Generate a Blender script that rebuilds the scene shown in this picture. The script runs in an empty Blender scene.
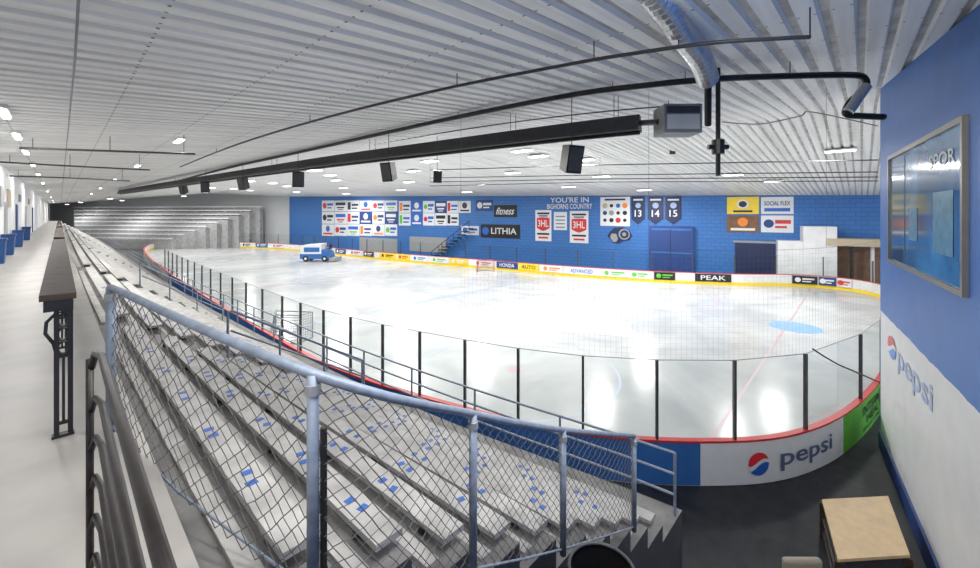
import bpy, math, random
import numpy as np
from mathutils import Vector, Matrix
random.seed(7)
scene=bpy.context.scene
COL=scene.collection
F=400.0; CX=490.0; HY=213.0; EYE=6.7
ca,sa=0.7325,0.6807   # fwd=(ca,sa) right=(sa,-ca)
def W2(r,d): return (sa*r+ca*d, -ca*r+sa*d)
def pix(px,py,d):
    x,y=W2((px-CX)/F*d,d); return Vector((x,y,EYE-(py-HY)/F*d))
def pix_s(px,py,s):
    return pix(px,py,s*F/(py-HY))
def ray(px):
    rho=(px-CX)/F
    return np.array(W2(rho,1.0))
def ch(X): # ceiling height (z)
    return EYE+(2.135+.09*X if X<21 else 4.025-.085*(X-21))
def pix_ceil(px,py,drop=0.0):
    q=ray(px)[0]; g=(HY-py)/F
    den=g-.09*q
    if den>0:
        d=(2.135-drop)/den
        if d*q<=21: return pix(px,py,d)
    d=(4.025+.085*21-drop)/(g+.085*q)
    return pix(px,py,d)
# ---------------------------------------------------------------- materials
MATS={}
def mat(name,col,rough=.5,metal=0,noise=.0,nscale=5,bump=0,bscale=20,emit=None,es=1,spec=.5,coat=0):
    if name in MATS: return MATS[name]
    m=bpy.data.materials.new(name); m.use_nodes=True
    nt=m.node_tree; b=nt.nodes['Principled BSDF']
    b.inputs['Base Color'].default_value=(*col,1)
    b.inputs['Roughness'].default_value=rough; b.inputs['Metallic'].default_value=metal
    b.inputs['Specular IOR Level'].default_value=spec
    if coat: b.inputs['Coat Weight'].default_value=coat
    if noise>0:
        geo=nt.nodes.new('ShaderNodeNewGeometry')
        n=nt.nodes.new('ShaderNodeTexNoise'); n.inputs['Scale'].default_value=nscale; n.inputs['Detail'].default_value=6
        nt.links.new(geo.outputs['Position'],n.inputs['Vector'])
        r=nt.nodes.new('ShaderNodeValToRGB')
        r.color_ramp.elements[0].position=.3; r.color_ramp.elements[1].position=.7
        r.color_ramp.elements[0].color=(*[c*(1-noise) for c in col],1)
        r.color_ramp.elements[1].color=(*[min(1,c*(1+noise*.5)) for c in col],1)
        nt.links.new(n.outputs['Fac'],r.inputs['Fac']); nt.links.new(r.outputs['Color'],b.inputs['Base Color'])
    if bump>0:
        geo=nt.nodes.new('ShaderNodeNewGeometry')
        n2=nt.nodes.new('ShaderNodeTexNoise'); n2.inputs['Scale'].default_value=bscale
        nt.links.new(geo.outputs['Position'],n2.inputs['Vector'])
        bp=nt.nodes.new('ShaderNodeBump'); bp.inputs['Strength'].default_value=bump
        nt.links.new(n2.outputs['Fac'],bp.inputs['Height']); nt.links.new(bp.outputs['Normal'],b.inputs['Normal'])
    if emit:
        b.inputs['Emission Color'].default_value=(*emit,1); b.inputs['Emission Strength'].default_value=es
    MATS[name]=m; return m
M_white=mat('white_paint',(.72,.73,.74),.5,noise=.08,nscale=1.5)
M_banner=mat('banner_white',(.7,.72,.75),.6,noise=.04)
M_blue=mat('blue_paint',(.03,.14,.42),.5,noise=.12,nscale=2)
M_dblue=mat('dark_blue',(.015,.05,.2),.5,noise=.1)
M_navy=mat('navy',(.01,.02,.08),.5,noise=.1)
M_black=mat('black_paint',(.012,.012,.014),.4,noise=.2)
M_blacktube=mat('black_tube',(.014,.011,.010),.35,metal=0,noise=.5,nscale=30,spec=.25)
M_dark=mat('dark_grey',(.05,.05,.055),.5,noise=.2)
M_grey=mat('mid_grey',(.3,.31,.32),.5,noise=.1)
M_galv=mat('galvanised_steel',(.24,.285,.36),.5,metal=.25,noise=.25,nscale=15)
M_wire=mat('galvanised_wire',(.13,.125,.12),.5,metal=.2,noise=.2,nscale=40)
M_alu=mat('bench_planks',(.42,.41,.395),.5,noise=.3,nscale=3.5,bump=.1,bscale=60)
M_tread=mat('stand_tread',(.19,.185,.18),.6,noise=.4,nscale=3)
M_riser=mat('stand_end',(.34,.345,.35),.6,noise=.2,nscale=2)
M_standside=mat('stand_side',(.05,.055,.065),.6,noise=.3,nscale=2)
M_red=mat('red_paint',(.6,.03,.03),.4,noise=.1)
M_yel=mat('yellow_plastic',(.85,.62,.03),.4,noise=.08)
M_green=mat('green_banner',(.12,.5,.05),.5,noise=.08)
M_orange=mat('orange',(.8,.25,.03),.5,noise=.08)
M_tape=mat('blue_tape',(.03,.12,.45),.5,noise=.2)
M_pepblue=mat('logo_blue',(.02,.12,.5),.4,noise=.03)
M_pepred=mat('logo_red',(.75,.03,.05),.4,noise=.03)
M_greytxt=mat('slate_lettering',(.1,.14,.25),.5,noise=.03)
M_fade=mat('faded_blue_lettering',(.34,.43,.66),.5,noise=.15)
M_ply=mat('plywood',(.62,.45,.26),.5,noise=.12,nscale=6)
M_wood=mat('dark_wood',(.05,.035,.028),.6,noise=.5,nscale=12,spec=.3)
M_taupe=mat('taupe_vinyl',(.3,.26,.21),.5,noise=.1)
M_foil=mat('foil_duct',(.62,.63,.65),.3,metal=.8,noise=.15,nscale=20)
M_bronze=mat('bronze_frame',(.3,.27,.22),.35,metal=.6,noise=.1)
M_brown=mat('brown_interior',(.2,.1,.05),.6,noise=.3,nscale=2)
M_tan=mat('tan_trim',(.5,.42,.3),.6,noise=.1)
M_emit=mat('lamp_diffuser',(1,1,1),.5,emit=(1,.98,.94),es=6)
M_creasem=mat('crease_blue',(.22,.4,.7),.3,noise=.05)
M_lineR=mat('faded_red_line',(.5,.36,.39),.3,noise=.06)
M_lineB=mat('faded_blue_line',(.34,.42,.56),.3,noise=.06)
M_skirt=mat('bin_plastic_blue',(.02,.08,.25),.5,noise=.1)
M_net=mat('net_cord',(.2,.2,.21),.7,noise=.1)
M_rubber=mat('black_rubber',(.02,.021,.026),.55,noise=.6,nscale=3,bump=.15,bscale=80)
M_conc=mat('walkway_concrete',(.37,.35,.325),.4,noise=.2,nscale=1.6)
def ice_mat():
    m=bpy.data.materials.new('ice'); m.use_nodes=True; nt=m.node_tree; b=nt.nodes['Principled BSDF']
    geo=nt.nodes.new('ShaderNodeNewGeometry')
    n=nt.nodes.new('ShaderNodeTexNoise'); n.inputs['Scale'].default_value=.22; n.inputs['Detail'].default_value=10; n.inputs['Distortion'].default_value=1.4
    nt.links.new(geo.outputs['Position'],n.inputs['Vector'])
    r=nt.nodes.new('ShaderNodeValToRGB'); e=r.color_ramp.elements
    e[0].position=.34; e[0].color=(.40,.42,.43,1); e[1].position=.64; e[1].color=(.53,.545,.545,1)
    nt.links.new(n.outputs['Fac'],r.inputs['Fac']); nt.links.new(r.outputs['Color'],b.inputs['Base Color'])
    n2=nt.nodes.new('ShaderNodeTexNoise'); n2.inputs['Scale'].default_value=1.3; n2.inputs['Detail'].default_value=5
    nt.links.new(geo.outputs['Position'],n2.inputs['Vector'])
    mr=nt.nodes.new('ShaderNodeMapRange'); mr.inputs[3].default_value=.1; mr.inputs[4].default_value=.3
    nt.links.new(n2.outputs['Fac'],mr.inputs[0]); nt.links.new(mr.outputs[0],b.inputs['Roughness'])
    b.inputs['Specular IOR Level'].default_value=.22
    return m
M_ice=ice_mat()
def glass_mat():
    m=bpy.data.materials.new('plexiglass'); m.use_nodes=True; nt=m.node_tree
    for n in list(nt.nodes): nt.nodes.remove(n)
    o=nt.nodes.new('ShaderNodeOutputMaterial'); t=nt.nodes.new('ShaderNodeBsdfTransparent'); g=nt.nodes.new('ShaderNodeBsdfGlossy')
    t.inputs[0].default_value=(.965,.977,.973,1); g.inputs['Roughness'].default_value=.04; g.inputs[0].default_value=(.9,.95,1,1)
    lw=nt.nodes.new('ShaderNodeLayerWeight'); lw.inputs[0].default_value=.12
    mx=nt.nodes.new('ShaderNodeMixShader')
    ml=nt.nodes.new('ShaderNodeMath'); ml.operation='MULTIPLY'; ml.inputs[1].default_value=.16
    nt.links.new(lw.outputs['Fresnel'],ml.inputs[0]); nt.links.new(ml.outputs[0],mx.inputs[0])
    nt.links.new(t.outputs[0],mx.inputs[1]); nt.links.new(g.outputs[0],mx.inputs[2]); nt.links.new(mx.outputs[0],o.inputs[0])
    return m
M_glass=glass_mat()
def ceil_mat():
    m=bpy.data.materials.new('ribbed_roof_sheet'); m.use_nodes=True; nt=m.node_tree; b=nt.nodes['Principled BSDF']
    geo=nt.nodes.new('ShaderNodeNewGeometry')
    mp=nt.nodes.new('ShaderNodeMapping'); mp.inputs['Scale'].default_value=(.12,3.5,1)
    n=nt.nodes.new('ShaderNodeTexNoise'); n.inputs['Scale'].default_value=1; n.inputs['Detail'].default_value=5
    nt.links.new(geo.outputs['Position'],mp.inputs[0]); nt.links.new(mp.outputs[0],n.inputs['Vector'])
    r=nt.nodes.new('ShaderNodeValToRGB'); e=r.color_ramp.elements
    e[0].position=.3; e[0].color=(.7,.7,.68,1); e[1].position=.6; e[1].color=(.92,.92,.9,1)
    nt.links.new(n.outputs['Fac'],r.inputs['Fac'])
    sx=nt.nodes.new('ShaderNodeSeparateXYZ'); nt.links.new(geo.outputs['Position'],sx.inputs[0])
    def frac(out,period,off):
        a=nt.nodes.new('ShaderNodeMath'); a.operation='ADD'; a.inputs[1].default_value=off+1000*period; nt.links.new(out,a.inputs[0])
        d=nt.nodes.new('ShaderNodeMath'); d.operation='DIVIDE'; d.inputs[1].default_value=period; nt.links.new(a.outputs[0],d.inputs[0])
        f=nt.nodes.new('ShaderNodeMath'); f.operation='FRACT'; nt.links.new(d.outputs[0],f.inputs[0])
        s=nt.nodes.new('ShaderNodeMath'); s.operation='SUBTRACT'; s.inputs[1].default_value=.5; nt.links.new(f.outputs[0],s.inputs[0])
        ab=nt.nodes.new('ShaderNodeMath'); ab.operation='ABSOLUTE'; nt.links.new(s.outputs[0],ab.inputs[0])
        mm=nt.nodes.new('ShaderNodeMath'); mm.operation='MULTIPLY'; mm.inputs[1].default_value=period; nt.links.new(ab.outputs[0],mm.inputs[0])
        return mm.outputs[0]
    fx=frac(sx.outputs['X'],1.6,0); fy=frac(sx.outputs['Y'],.19,0)
    lx=nt.nodes.new('ShaderNodeMath'); lx.operation='LESS_THAN'; lx.inputs[1].default_value=.018; nt.links.new(fx,lx.inputs[0])
    ly=nt.nodes.new('ShaderNodeMath'); ly.operation='LESS_THAN'; ly.inputs[1].default_value=.018; nt.links.new(fy,ly.inputs[0])
    mu=nt.nodes.new('ShaderNodeMath'); mu.operation='MULTIPLY'; nt.links.new(lx.outputs[0],mu.inputs[0]); nt.links.new(ly.outputs[0],mu.inputs[1])
    mix=nt.nodes.new('ShaderNodeMix'); mix.data_type='RGBA'
    nt.links.new(mu.outputs[0],mix.inputs['Factor']); nt.links.new(r.outputs['Color'],mix.inputs['A']); mix.inputs['B'].default_value=(.2,.19,.18,1)
    nt.links.new(mix.outputs['Result'],b.inputs['Base Color'])
    b.inputs['Roughness'].default_value=.4
    return m
M_ceil=ceil_mat()
M_groove=mat('roof_groove_shade',(.55,.54,.52),.5,noise=.4,nscale=2)  # shade of the roof grooves, put into a darker recess colour
def rwall_mat():
    m=bpy.data.materials.new('two_tone_wall'); m.use_nodes=True; nt=m.node_tree; b=nt.nodes['Principled BSDF']
    geo=nt.nodes.new('ShaderNodeNewGeometry'); s=nt.nodes.new('ShaderNodeSeparateXYZ'); nt.links.new(geo.outputs['Position'],s.inputs[0])
    n=nt.nodes.new('ShaderNodeTexNoise'); n.inputs['Scale'].default_value=1.6; n.inputs['Detail'].default_value=6; nt.links.new(geo.outputs['Position'],n.inputs['Vector'])
    a=nt.nodes.new('ShaderNodeMath'); a.operation='MULTIPLY_ADD'; a.inputs[1].default_value=.12; nt.links.new(n.outputs['Fac'],a.inputs[0]); nt.links.new(s.outputs['Z'],a.inputs[2])
    g=nt.nodes.new('ShaderNodeMath'); g.operation='GREATER_THAN'; g.inputs[1].default_value=EYE-2.8+.06; nt.links.new(a.outputs[0],g.inputs[0])
    rb=nt.nodes.new('ShaderNodeValToRGB'); rb.color_ramp.elements[0].color=(.025,.11,.38,1); rb.color_ramp.elements[1].color=(.045,.17,.5,1); nt.links.new(n.outputs['Fac'],rb.inputs[0])
    rw=nt.nodes.new('ShaderNodeValToRGB'); rw.color_ramp.elements[0].color=(.56,.57,.58,1); rw.color_ramp.elements[1].color=(.74,.75,.76,1); nt.links.new(n.outputs['Fac'],rw.inputs[0])
    mix=nt.nodes.new('ShaderNodeMix'); mix.data_type='RGBA'
    nt.links.new(g.outputs[0],mix.inputs['Factor']); nt.links.new(rw.outputs[0],mix.inputs['A']); nt.links.new(rb.outputs[0],mix.inputs['B'])
    nt.links.new(mix.outputs['Result'],b.inputs['Base Color']); b.inputs['Roughness'].default_value=.45
    return m
M_rwall=rwall_mat()
def fwall_mat():
    m=bpy.data.materials.new('blue_block_wall'); m.use_nodes=True; nt=m.node_tree; b=nt.nodes['Principled BSDF']
    tc=nt.nodes.new('ShaderNodeNewGeometry'); s=nt.nodes.new('ShaderNodeSeparateXYZ'); nt.links.new(tc.outputs['Position'],s.inputs[0])
    c=nt.nodes.new('ShaderNodeCombineXYZ'); nt.links.new(s.outputs['Y'],c.inputs[0]); nt.links.new(s.outputs['Z'],c.inputs[1])
    br=nt.nodes.new('ShaderNodeTexBrick'); br.inputs['Scale'].default_value=1.0
    br.inputs['Color1'].default_value=(.035,.15,.43,1); br.inputs['Color2'].default_value=(.04,.165,.46,1); br.inputs['Mortar'].default_value=(.025,.11,.34,1)
    br.inputs['Brick Width'].default_value=.8; br.inputs['Row Height'].default_value=.4; br.inputs['Mortar Size'].default_value=.03
    nt.links.new(c.outputs[0],br.inputs['Vector']); nt.links.new(br.outputs['Color'],b.inputs['Base Color']); b.inputs['Roughness'].default_value=.5
    return m
M_fwall=fwall_mat()
# ---------------------------------------------------------------- object helpers
def mk(name,verts,faces,m,parent=None,label=None,cat=None,group=None,kind=None,smooth=False):
    v=np.array([tuple(p) for p in verts],dtype=float)
    o=np.array([(v[:,0].min()+v[:,0].max())/2,(v[:,1].min()+v[:,1].max())/2,v[:,2].min()])
    me=bpy.data.meshes.new(name); me.from_pydata([tuple(p) for p in (v-o)],[],[tuple(f) for f in faces]); me.update()
    me.materials.append(m)
    if smooth:
        for p in me.polygons: p.use_smooth=True
    ob=bpy.data.objects.new(name,me); COL.objects.link(ob); ob.location=o
    if parent is not None: setpar(ob,parent)
    if label: ob['label']=label
    if cat: ob['category']=cat
    if group: ob['group']=group
    if kind: ob['kind']=kind
    return ob
def setpar(ob,parent):
    ob.parent=parent; ob.matrix_parent_inverse=Matrix.Translation(-Vector(parent.location))
def empty(name,loc,label,cat,group=None):
    e=bpy.data.objects.new(name,None); e.location=loc; e.empty_display_size=.2; COL.objects.link(e)
    e['label']=label; e['category']=cat
    if group: e['group']=group
    return e
class G:
    def __init__(s): s.v=[]; s.f=[]
    def add(s,v,f):
        n=len(s.v); s.v+= [tuple(p) for p in v]; s.f+=[tuple(i+n for i in q) for q in f]; return s
    def hexa(s,b4,t4):
        return s.add(list(b4)+list(t4),[(3,2,1,0),(4,5,6,7),(0,1,5,4),(1,2,6,5),(2,3,7,6),(3,0,4,7)])
    def box(s,x0,x1,y0,y1,z0,z1,T=None):
        p=[(x0,y0),(x1,y0),(x1,y1),(x0,y1)]
        b=[(a,c,z0) for a,c in p]; t=[(a,c,z1) for a,c in p]
        if T: b=[T(*q) for q in b]; t=[T(*q) for q in t]
        return s.hexa(b,t)
    def tube(s,pts,r,n=8,caps=True,rf=None):
        pts=[Vector(p) for p in pts]; rings=[]
        up=None
        for i,p in enumerate(pts):
            if i==0: t=pts[1]-p
            elif i==len(pts)-1: t=p-pts[i-1]
            else: t=(pts[i+1]-p).normalized()+(p-pts[i-1]).normalized()
            t.normalize()
            if up is None: up=Vector((0,0,1)) if abs(t.z)<.9 else Vector((1,0,0))
            a=t.cross(up)
            if a.length<1e-4: a=t.orthogonal()
            a.normalize(); bb=a.cross(t).normalized(); up=bb
            rr=r if rf is None else rf(i)
            rings.append([p+a*math.cos(2*math.pi*k/n)*rr+bb*math.sin(2*math.pi*k/n)*rr for k in range(n)])
        v=[q for R in rings for q in R]; f=[]
        for i in range(len(pts)-1):
            for k in range(n):
                k2=(k+1)%n; f.append((i*n+k,i*n+k2,(i+1)*n+k2,(i+1)*n+k))
        if caps: f.append(tuple(range(n-1,-1,-1))); f.append(tuple((len(pts)-1)*n+k for k in range(n)))
        return s.add(v,f)
    def stick(s,a,b,r,n=4):
        return s.tube([a,b],r,n,caps=False)
    def sweep(s,path,prof,closed=False):
        n=len(path); m=len(prof); v=[]
        for i in range(n):
            if closed: a=path[i-1]; b=path[(i+1)%n]
            else: a=path[max(0,i-1)]; b=path[min(n-1,i+1)]
            tx,ty=b[0]-a[0],b[1]-a[1]; L=math.hypot(tx,ty) or 1; nx,ny=ty/L,-tx/L
            for o,z in prof: 
                zz=z+(path[i][2] if len(path[i])>2 else 0)
                v.append((path[i][0]+nx*o,path[i][1]+ny*o,zz))
        f=[]
        for i in range(n if closed else n-1):
            j=(i+1)%n
            for k in range(m):
                k2=(k+1)%m; f.append((i*m+k,j*m+k,j*m+k2,i*m+k2))
        if not closed: f.append(tuple(range(m))); f.append(tuple((n-1)*m+k for k in range(m-1,-1,-1)))
        return s.add(v,f)
    def obj(s,name,m,**k): return mk(name,s.v,s.f,m,**k)
def catmull(pts,closed,k=8):
    P=[np.array(p,float) for p in pts]; n=len(P); out=[]
    for i in range(n if closed else n-1):
        g=(lambda j:P[j%n]) if closed else (lambda j:P[min(max(j,0),n-1)])
        p0,p1,p2,p3=g(i-1),g(i),g(i+1),g(i+2)
        for t in [a/k for a in range(k)]:
            out.append(.5*((2*p1)+(-p0+p2)*t+(2*p0-5*p1+4*p2-p3)*t*t+(-p0+3*p1-3*p2+p3)*t**3))
    if not closed: out.append(P[-1])
    return out
_tc={}
def text_mesh(st,shear=0):
    if (st,shear) in _tc: return _tc[(st,shear)]
    cu=bpy.data.curves.new('t','FONT'); cu.body=st; cu.resolution_u=3; cu.offset=.012; cu.shear=shear
    ob=bpy.data.objects.new('t',cu); COL.objects.link(ob); bpy.context.view_layer.update()
    me=bpy.data.meshes.new_from_object(ob.evaluated_get(bpy.context.evaluated_depsgraph_get()))
    v=np.array([x.co[:2] for x in me.vertices]); f=[tuple(p.vertices) for p in me.polygons]
    bpy.data.objects.remove(ob); bpy.data.meshes.remove(me)
    mn=v.min(0); mx=v.max(0); v=(v-mn)/(mx-mn)
    _tc[(st,shear)]=(v,f); return _tc[(st,shear)]
def text_on(st,Mf,u0,v0,w,h,m,parent,lift=.02,shear=0):
    v,f=text_mesh(st,shear)
    return mk('lettering',[Mf(u0+a*w,v0+b*h,lift) for a,b in v],f,m,parent=parent)
def strip_on(name,xs,lo,hi,Mf,m,parent,lift=.02):
    v=[];f=[]
    for i,x in enumerate(xs):
        v+= [Mf(x,lo[i],lift),Mf(x,hi[i],lift)]
        if i: f.append((2*i-2,2*i,2*i+1,2*i-1))
    return mk(name,v,f,m,parent=parent)
def rect_on(name,u0,v0,u1,v1,Mf,m,parent,lift=.015):
    return strip_on(name,[u0,(u0+u1)/2,u1],[v0]*3,[v1]*3,Mf,m,parent,lift)
def disc_on(name,u,v,r,Mf,m,parent,lift=.02,ry=None):
    ry=ry or r
    return mk(name,[Mf(u+r*math.cos(a),v+ry*math.sin(a),lift) for a in np.linspace(0,2*math.pi,24,endpoint=False)],[tuple(range(24))],m,parent=parent)
def globe_logo(u,v,r,Mf,parent,mr,mb,mw,rx=None,lift=.02):
    rx=rx or r
    disc_on('emblem_disc',u,v,rx,Mf,mw,parent,lift,ry=r)
    xs=np.linspace(-1,1,25); c=np.sqrt(np.maximum(0,1-xs**2))
    f1=.12+.32*np.sin((xs+.15)*2.2); g1=f1-.38+.1*xs
    strip_on('emblem_red',[u+rx*x for x in xs],[v+r*max(min(a,b),-b) for a,b in zip(f1,c)],[v+r*b for b in c],Mf,mr,parent,lift+.006)
    strip_on('emblem_blue',[u+rx*x for x in xs],[v-r*b for b in c],[v+r*min(max(a,-b),b) for a,b in zip(g1,c)],Mf,mb,parent,lift+.006)
def flatM(O,U):
    U=np.array([U[0],U[1]]); U=U/np.linalg.norm(U); N=np.array([U[1],-U[0]])
    return lambda u,v,w:(O[0]+U[0]*u+N[0]*w,O[1]+U[1]*u+N[1]*w,O[2]+v)
def isect(px,A,B):
    D=ray(px); A=np.array(A[:2],float); B=np.array(B[:2],float); E=B-A
    det=D[0]*(-E[1])+E[0]*D[1]
    d=(A[0]*(-E[1])+E[0]*A[1])/det
    t=(D[0]*A[1]-D[1]*A[0])/det
    return d,D*d,t
def panel(name,A,B,x0,y0,x1,y1,m,off=.06,th=.05,parent=None,**k):
    d0,p0,_=isect(x0,A,B); d1,p1,_=isect(x1,A,B); dm=(d0+d1)/2
    zb=EYE-(y1-HY)/F*dm; zt=EYE-(y0-HY)/F*dm
    w=np.linalg.norm(p1-p0); Mf0=flatM((p0[0],p0[1],zb),p1-p0)
    g=G(); g.hexa([Mf0(0,0,off),Mf0(w,0,off),Mf0(w,0,off-th),Mf0(0,0,off-th)],[Mf0(0,zt-zb,off),Mf0(w,zt-zb,off),Mf0(w,zt-zb,off-th),Mf0(0,zt-zb,off-th)])
    o=g.obj(name,m,parent=parent,**k)
    return o,(lambda u,v,w_: Mf0(u,v,w_+off)),w,zt-zb
# ---------------------------------------------------------------- rink path
ctrl=[(17.5,98),(12.5,97),(9.6,86),(8.0,70),(7.2,50),(6.8,34),(6.7,18),(7.0,13),(7.76,9.26),(8.86,5.76),(10.8,2.95),(13.2,1.1),(17.3,-.1),(24,-1.0),(32,-1.4),(39,-1.7),(43.6,-1.2),(46.0,1.0),(45.4,4.6),(42.4,8.5),(39.3,14.1),(37.4,19.5),(35.9,25.9),(34.4,34),(31.9,46.3),(30.2,59),(28.6,73),(26,82),(22,90)]
RP=catmull(ctrl,True,8); RP=[tuple(p) for p in RP]
seg=[0]
for i in range(len(RP)): 
    a=RP[i]; b=RP[(i+1)%len(RP)]; seg.append(seg[-1]+math.hypot(b[0]-a[0],b[1]-a[1]))
TOT=seg[-1]; RPc=RP+[RP[0]]
def pat(s):
    s=s%TOT; i=int(np.searchsorted(seg,s,'right'))-1; i=min(i,len(RP)-1); t=(s-seg[i])/(seg[i+1]-seg[i])
    a=np.array(RPc[i]); b=np.array(RPc[i+1]); T=(b-a)/np.linalg.norm(b-a)
    return a+(b-a)*t,T
def hits(px):
    out=[]
    for i in range(len(RP)):
        d,p,t=isect(px,RPc[i],RPc[i+1])
        if 0<=t<1 and d>0: out.append((d,seg[i]+t*(seg[i+1]-seg[i])))
    return sorted(out)
def pathM(s0,z0,off):
    def f(u,v,w):
        p,_=pat(s0+u); a,_=pat(s0+u-.3); b,_=pat(s0+u+.3); T=(b-a)/np.linalg.norm(b-a)
        return (p[0]+T[1]*(off+w),p[1]-T[0]*(off+w),z0+v)
    return f
def subpath(s0,s1,step=.4):
    n=max(2,int((s1-s0)/step)+1); return [tuple(pat(s)[0]) for s in np.linspace(s0,s1,n)]
# ---------------------------------------------------------------- structure
ys=[];zs=[]
y=-6.0
while y<146:
    for a,b in ((0,0),(.22,0),(.25,.065),(.345,.065),(.38,0)): ys.append(y+a*1.0); zs.append(b)
    y+=.38
v=[];f=[]
for X in (-1.8,21,54):
    for a,b in zip(ys,zs): v.append((X,a,ch(X)+b))
n=len(ys); mi=[]
for s_ in range(2):
    for i in range(n-1):
        f.append((s_*n+i,s_*n+i+1,(s_+1)*n+i+1,(s_+1)*n+i)); mi.append(1 if zs[i]+zs[i+1]>.1 else 0)
co=mk('ceiling',v,f,M_ceil,kind='structure'); co.data.materials.append(M_groove)
for p,k in zip(co.data.polygons,mi): p.material_index=k
G().box(-60,60,-8,146,-.3,0).obj('floor',M_rubber,kind='structure')
FA=(50.2,-4.0); FB=(30.6,82.0); EB=(-4.0,138.0)
def wallq(name,A,B,m,z0=0,th=.3,n=6,side=-1):
    A=np.array(A,float);B=np.array(B,float);U=(B-A)/np.linalg.norm(B-A);N=np.array([U[1],-U[0]])*side*th
    g=G()
    ts=[0,1]
    if (A[0]-21)*(B[0]-21)<0: ts=[0,(21-A[0])/(B[0]-A[0]),1]
    for a,b in zip(ts[:-1],ts[1:]):
        p=A+(B-A)*a; q=A+(B-A)*b
        g.hexa([(*p,z0),(*q,z0),(*(q+N),z0),(*(p+N),z0)],[(*p,ch(p[0])),(*q,ch(q[0])),(*(q+N),ch(q[0])),(*(p+N),ch(p[0]))])
    return g.obj(name,m,kind='structure')
wallq('wall_far',FB,FA,M_fwall)
wallq('wall_end',EB,FB,mat('end_wall_grey',(.5,.52,.54),.6,noise=.1))
wallq('wall_left',(-1.6,-4),(-1.6,134),M_white)
RW0=(16.08,-.40); RW1=(-1.6,-2.36)
wallq('wall_right',RW0,RW1,M_rwall)
# ---------------------------------------------------------------- stand
def wfun(Y):
    Ys=[-10,2,4,6,9,12,18,25,40,60,140]; Ws=[1.2,1.175,1.12,1.06,1.0,.96,.91,.875,.85,.84,.83]
    return float(np.mean([np.interp(Y+k,Ys,Ws) for k in (-1,-.5,0,.5,1)]))
WZ=EYE-1.64; NR=10; RUN=.482; RISE=.297
def Xj(j): return .38+RUN*j
YS=[2.15,3,4,5,6,7,8,9,10,12,14,17,20,24,28,33,40,50,60,75,90,105]
prof=[(Xj(0),0.0),(Xj(0),WZ-RISE)]
for j in range(1,NR+1):
    prof.append((Xj(j),WZ-RISE*j))
    if j<NR: prof.append((Xj(j),WZ-RISE*(j+1)))
zl=WZ-RISE*NR-.25
prof+= [(Xj(NR),zl),(Xj(NR)+.75,zl),(Xj(NR)+.75,0)]
v=[];f=[];m_=len(prof);smi=[]
for Y in YS:
    w=wfun(Y)
    for x,z in prof: v.append((x*w,Y,z))
for i in range(len(YS)-1):
    for k in range(m_):
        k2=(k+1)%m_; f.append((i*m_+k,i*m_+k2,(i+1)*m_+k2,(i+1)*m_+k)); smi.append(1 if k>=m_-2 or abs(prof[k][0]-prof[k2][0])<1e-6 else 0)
f.append(tuple(range(m_-1,-1,-1))); f.append(tuple((len(YS)-1)*m_+k for k in range(m_))); smi+=[1,1]
stand=mk('bleacher_stand',v,f,M_tread,label='grey stepped bleacher stand running beside the ice rink',cat='bleachers')
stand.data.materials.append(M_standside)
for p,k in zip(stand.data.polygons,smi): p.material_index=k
v=[];f=[]
YW=[-4,0]+YS+[130]
for Y in YW:
    w=wfun(Y); xr=Xj(0)*w-.002
    v+= [(-1.6,Y,WZ-.3),(xr,Y,WZ-.3),(xr,Y,WZ),(-1.6,Y,WZ)]
for i in range(len(YW)-1):
    for k in range(4):
        k2=(k+1)%4; f.append((i*4+k,i*4+k2,(i+1)*4+k2,(i+1)*4+k))
f.append((3,2,1,0)); f.append(tuple((len(YW)-1)*4+k for k in range(4)))
mk('floor',v,f,M_conc,kind='structure')
segs=[(2.25,8.6),(9.7,19.0),(20.2,38),(39.2,62),(63.2,100)]
for j in range(1,NR+1):
    for si,(ya,yb) in enumerate(segs):
        zb=WZ-RISE*j; zt=zb+.13
        yy=list(np.linspace(ya,yb,10 if si<3 else 6))
        e=empty('bleacher_bench',(Xj(j)*wfun(yy[0])-.15,yy[0],zb),'long pale grey plank bench on short brackets in the stand','bench','bleacher benches')
        def strip(o0,o1,z0,z1):
            g=G(); v=[];f=[]
            for Y in yy:
                X=Xj(j)*wfun(Y); v+= [(X+o0,Y,z0),(X+o1,Y,z0),(X+o1,Y,z1),(X+o0,Y,z1)]
            for i in range(len(yy)-1):
                for k in range(4):
                    k2=(k+1)%4; f.append((i*4+k,i*4+k2,(i+1)*4+k2,(i+1)*4+k))
            f.append((3,2,1,0)); f.append(tuple((len(yy)-1)*4+k for k in range(4)))
            g.add(v,f); return g
        strip(-.20,-.0,zt-.045,zt).obj('seat_plank',M_alu,parent=e)
        strip(-.36,-.25,zb+.001,zb+.03).obj('foot_plank',M_alu,parent=e)
        k=yy[0]+.3
        while k<yb:
            X=float(np.interp(k,yy,[Xj(j)*wfun(q) for q in yy]))
            G().box(X-.18,X-.03,k-.025,k+.025,zb,zt-.046).obj('bench_bracket',M_dark,parent=e)
            k+=1.5 if si<2 else 8
for j in range(1,NR):
    y=2.6+(j%2)*.4
    while y<14:
        if not(8.4<y<9.8):
            for dy in (0,.15):
                yy=y+dy+random.uniform(-.02,.02); X=Xj(j)*wfun(yy)-.10+random.uniform(-.02,.02); z=WZ-RISE*j+.1305
                a=random.uniform(-.4,.4); c,s=math.cos(a),math.sin(a)
                G().box(-.034,.034,-.03,.03,0,.003,T=lambda x,y2,z2:(X+c*x-s*y2,yy+s*x+c*y2,z+z2)).obj('tape_mark',M_tape,label='small blue adhesive tape mark stuck on a bench plank',cat='tape mark',group='blue tape marks on the benches')
        y+=.85+.15*random.random()
e=empty('guardrail',(Xj(NR)*wfun(2.2)+.68,2.2,zl),'long pale steel tube guardrail along the foot of the stand','railing')
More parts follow.
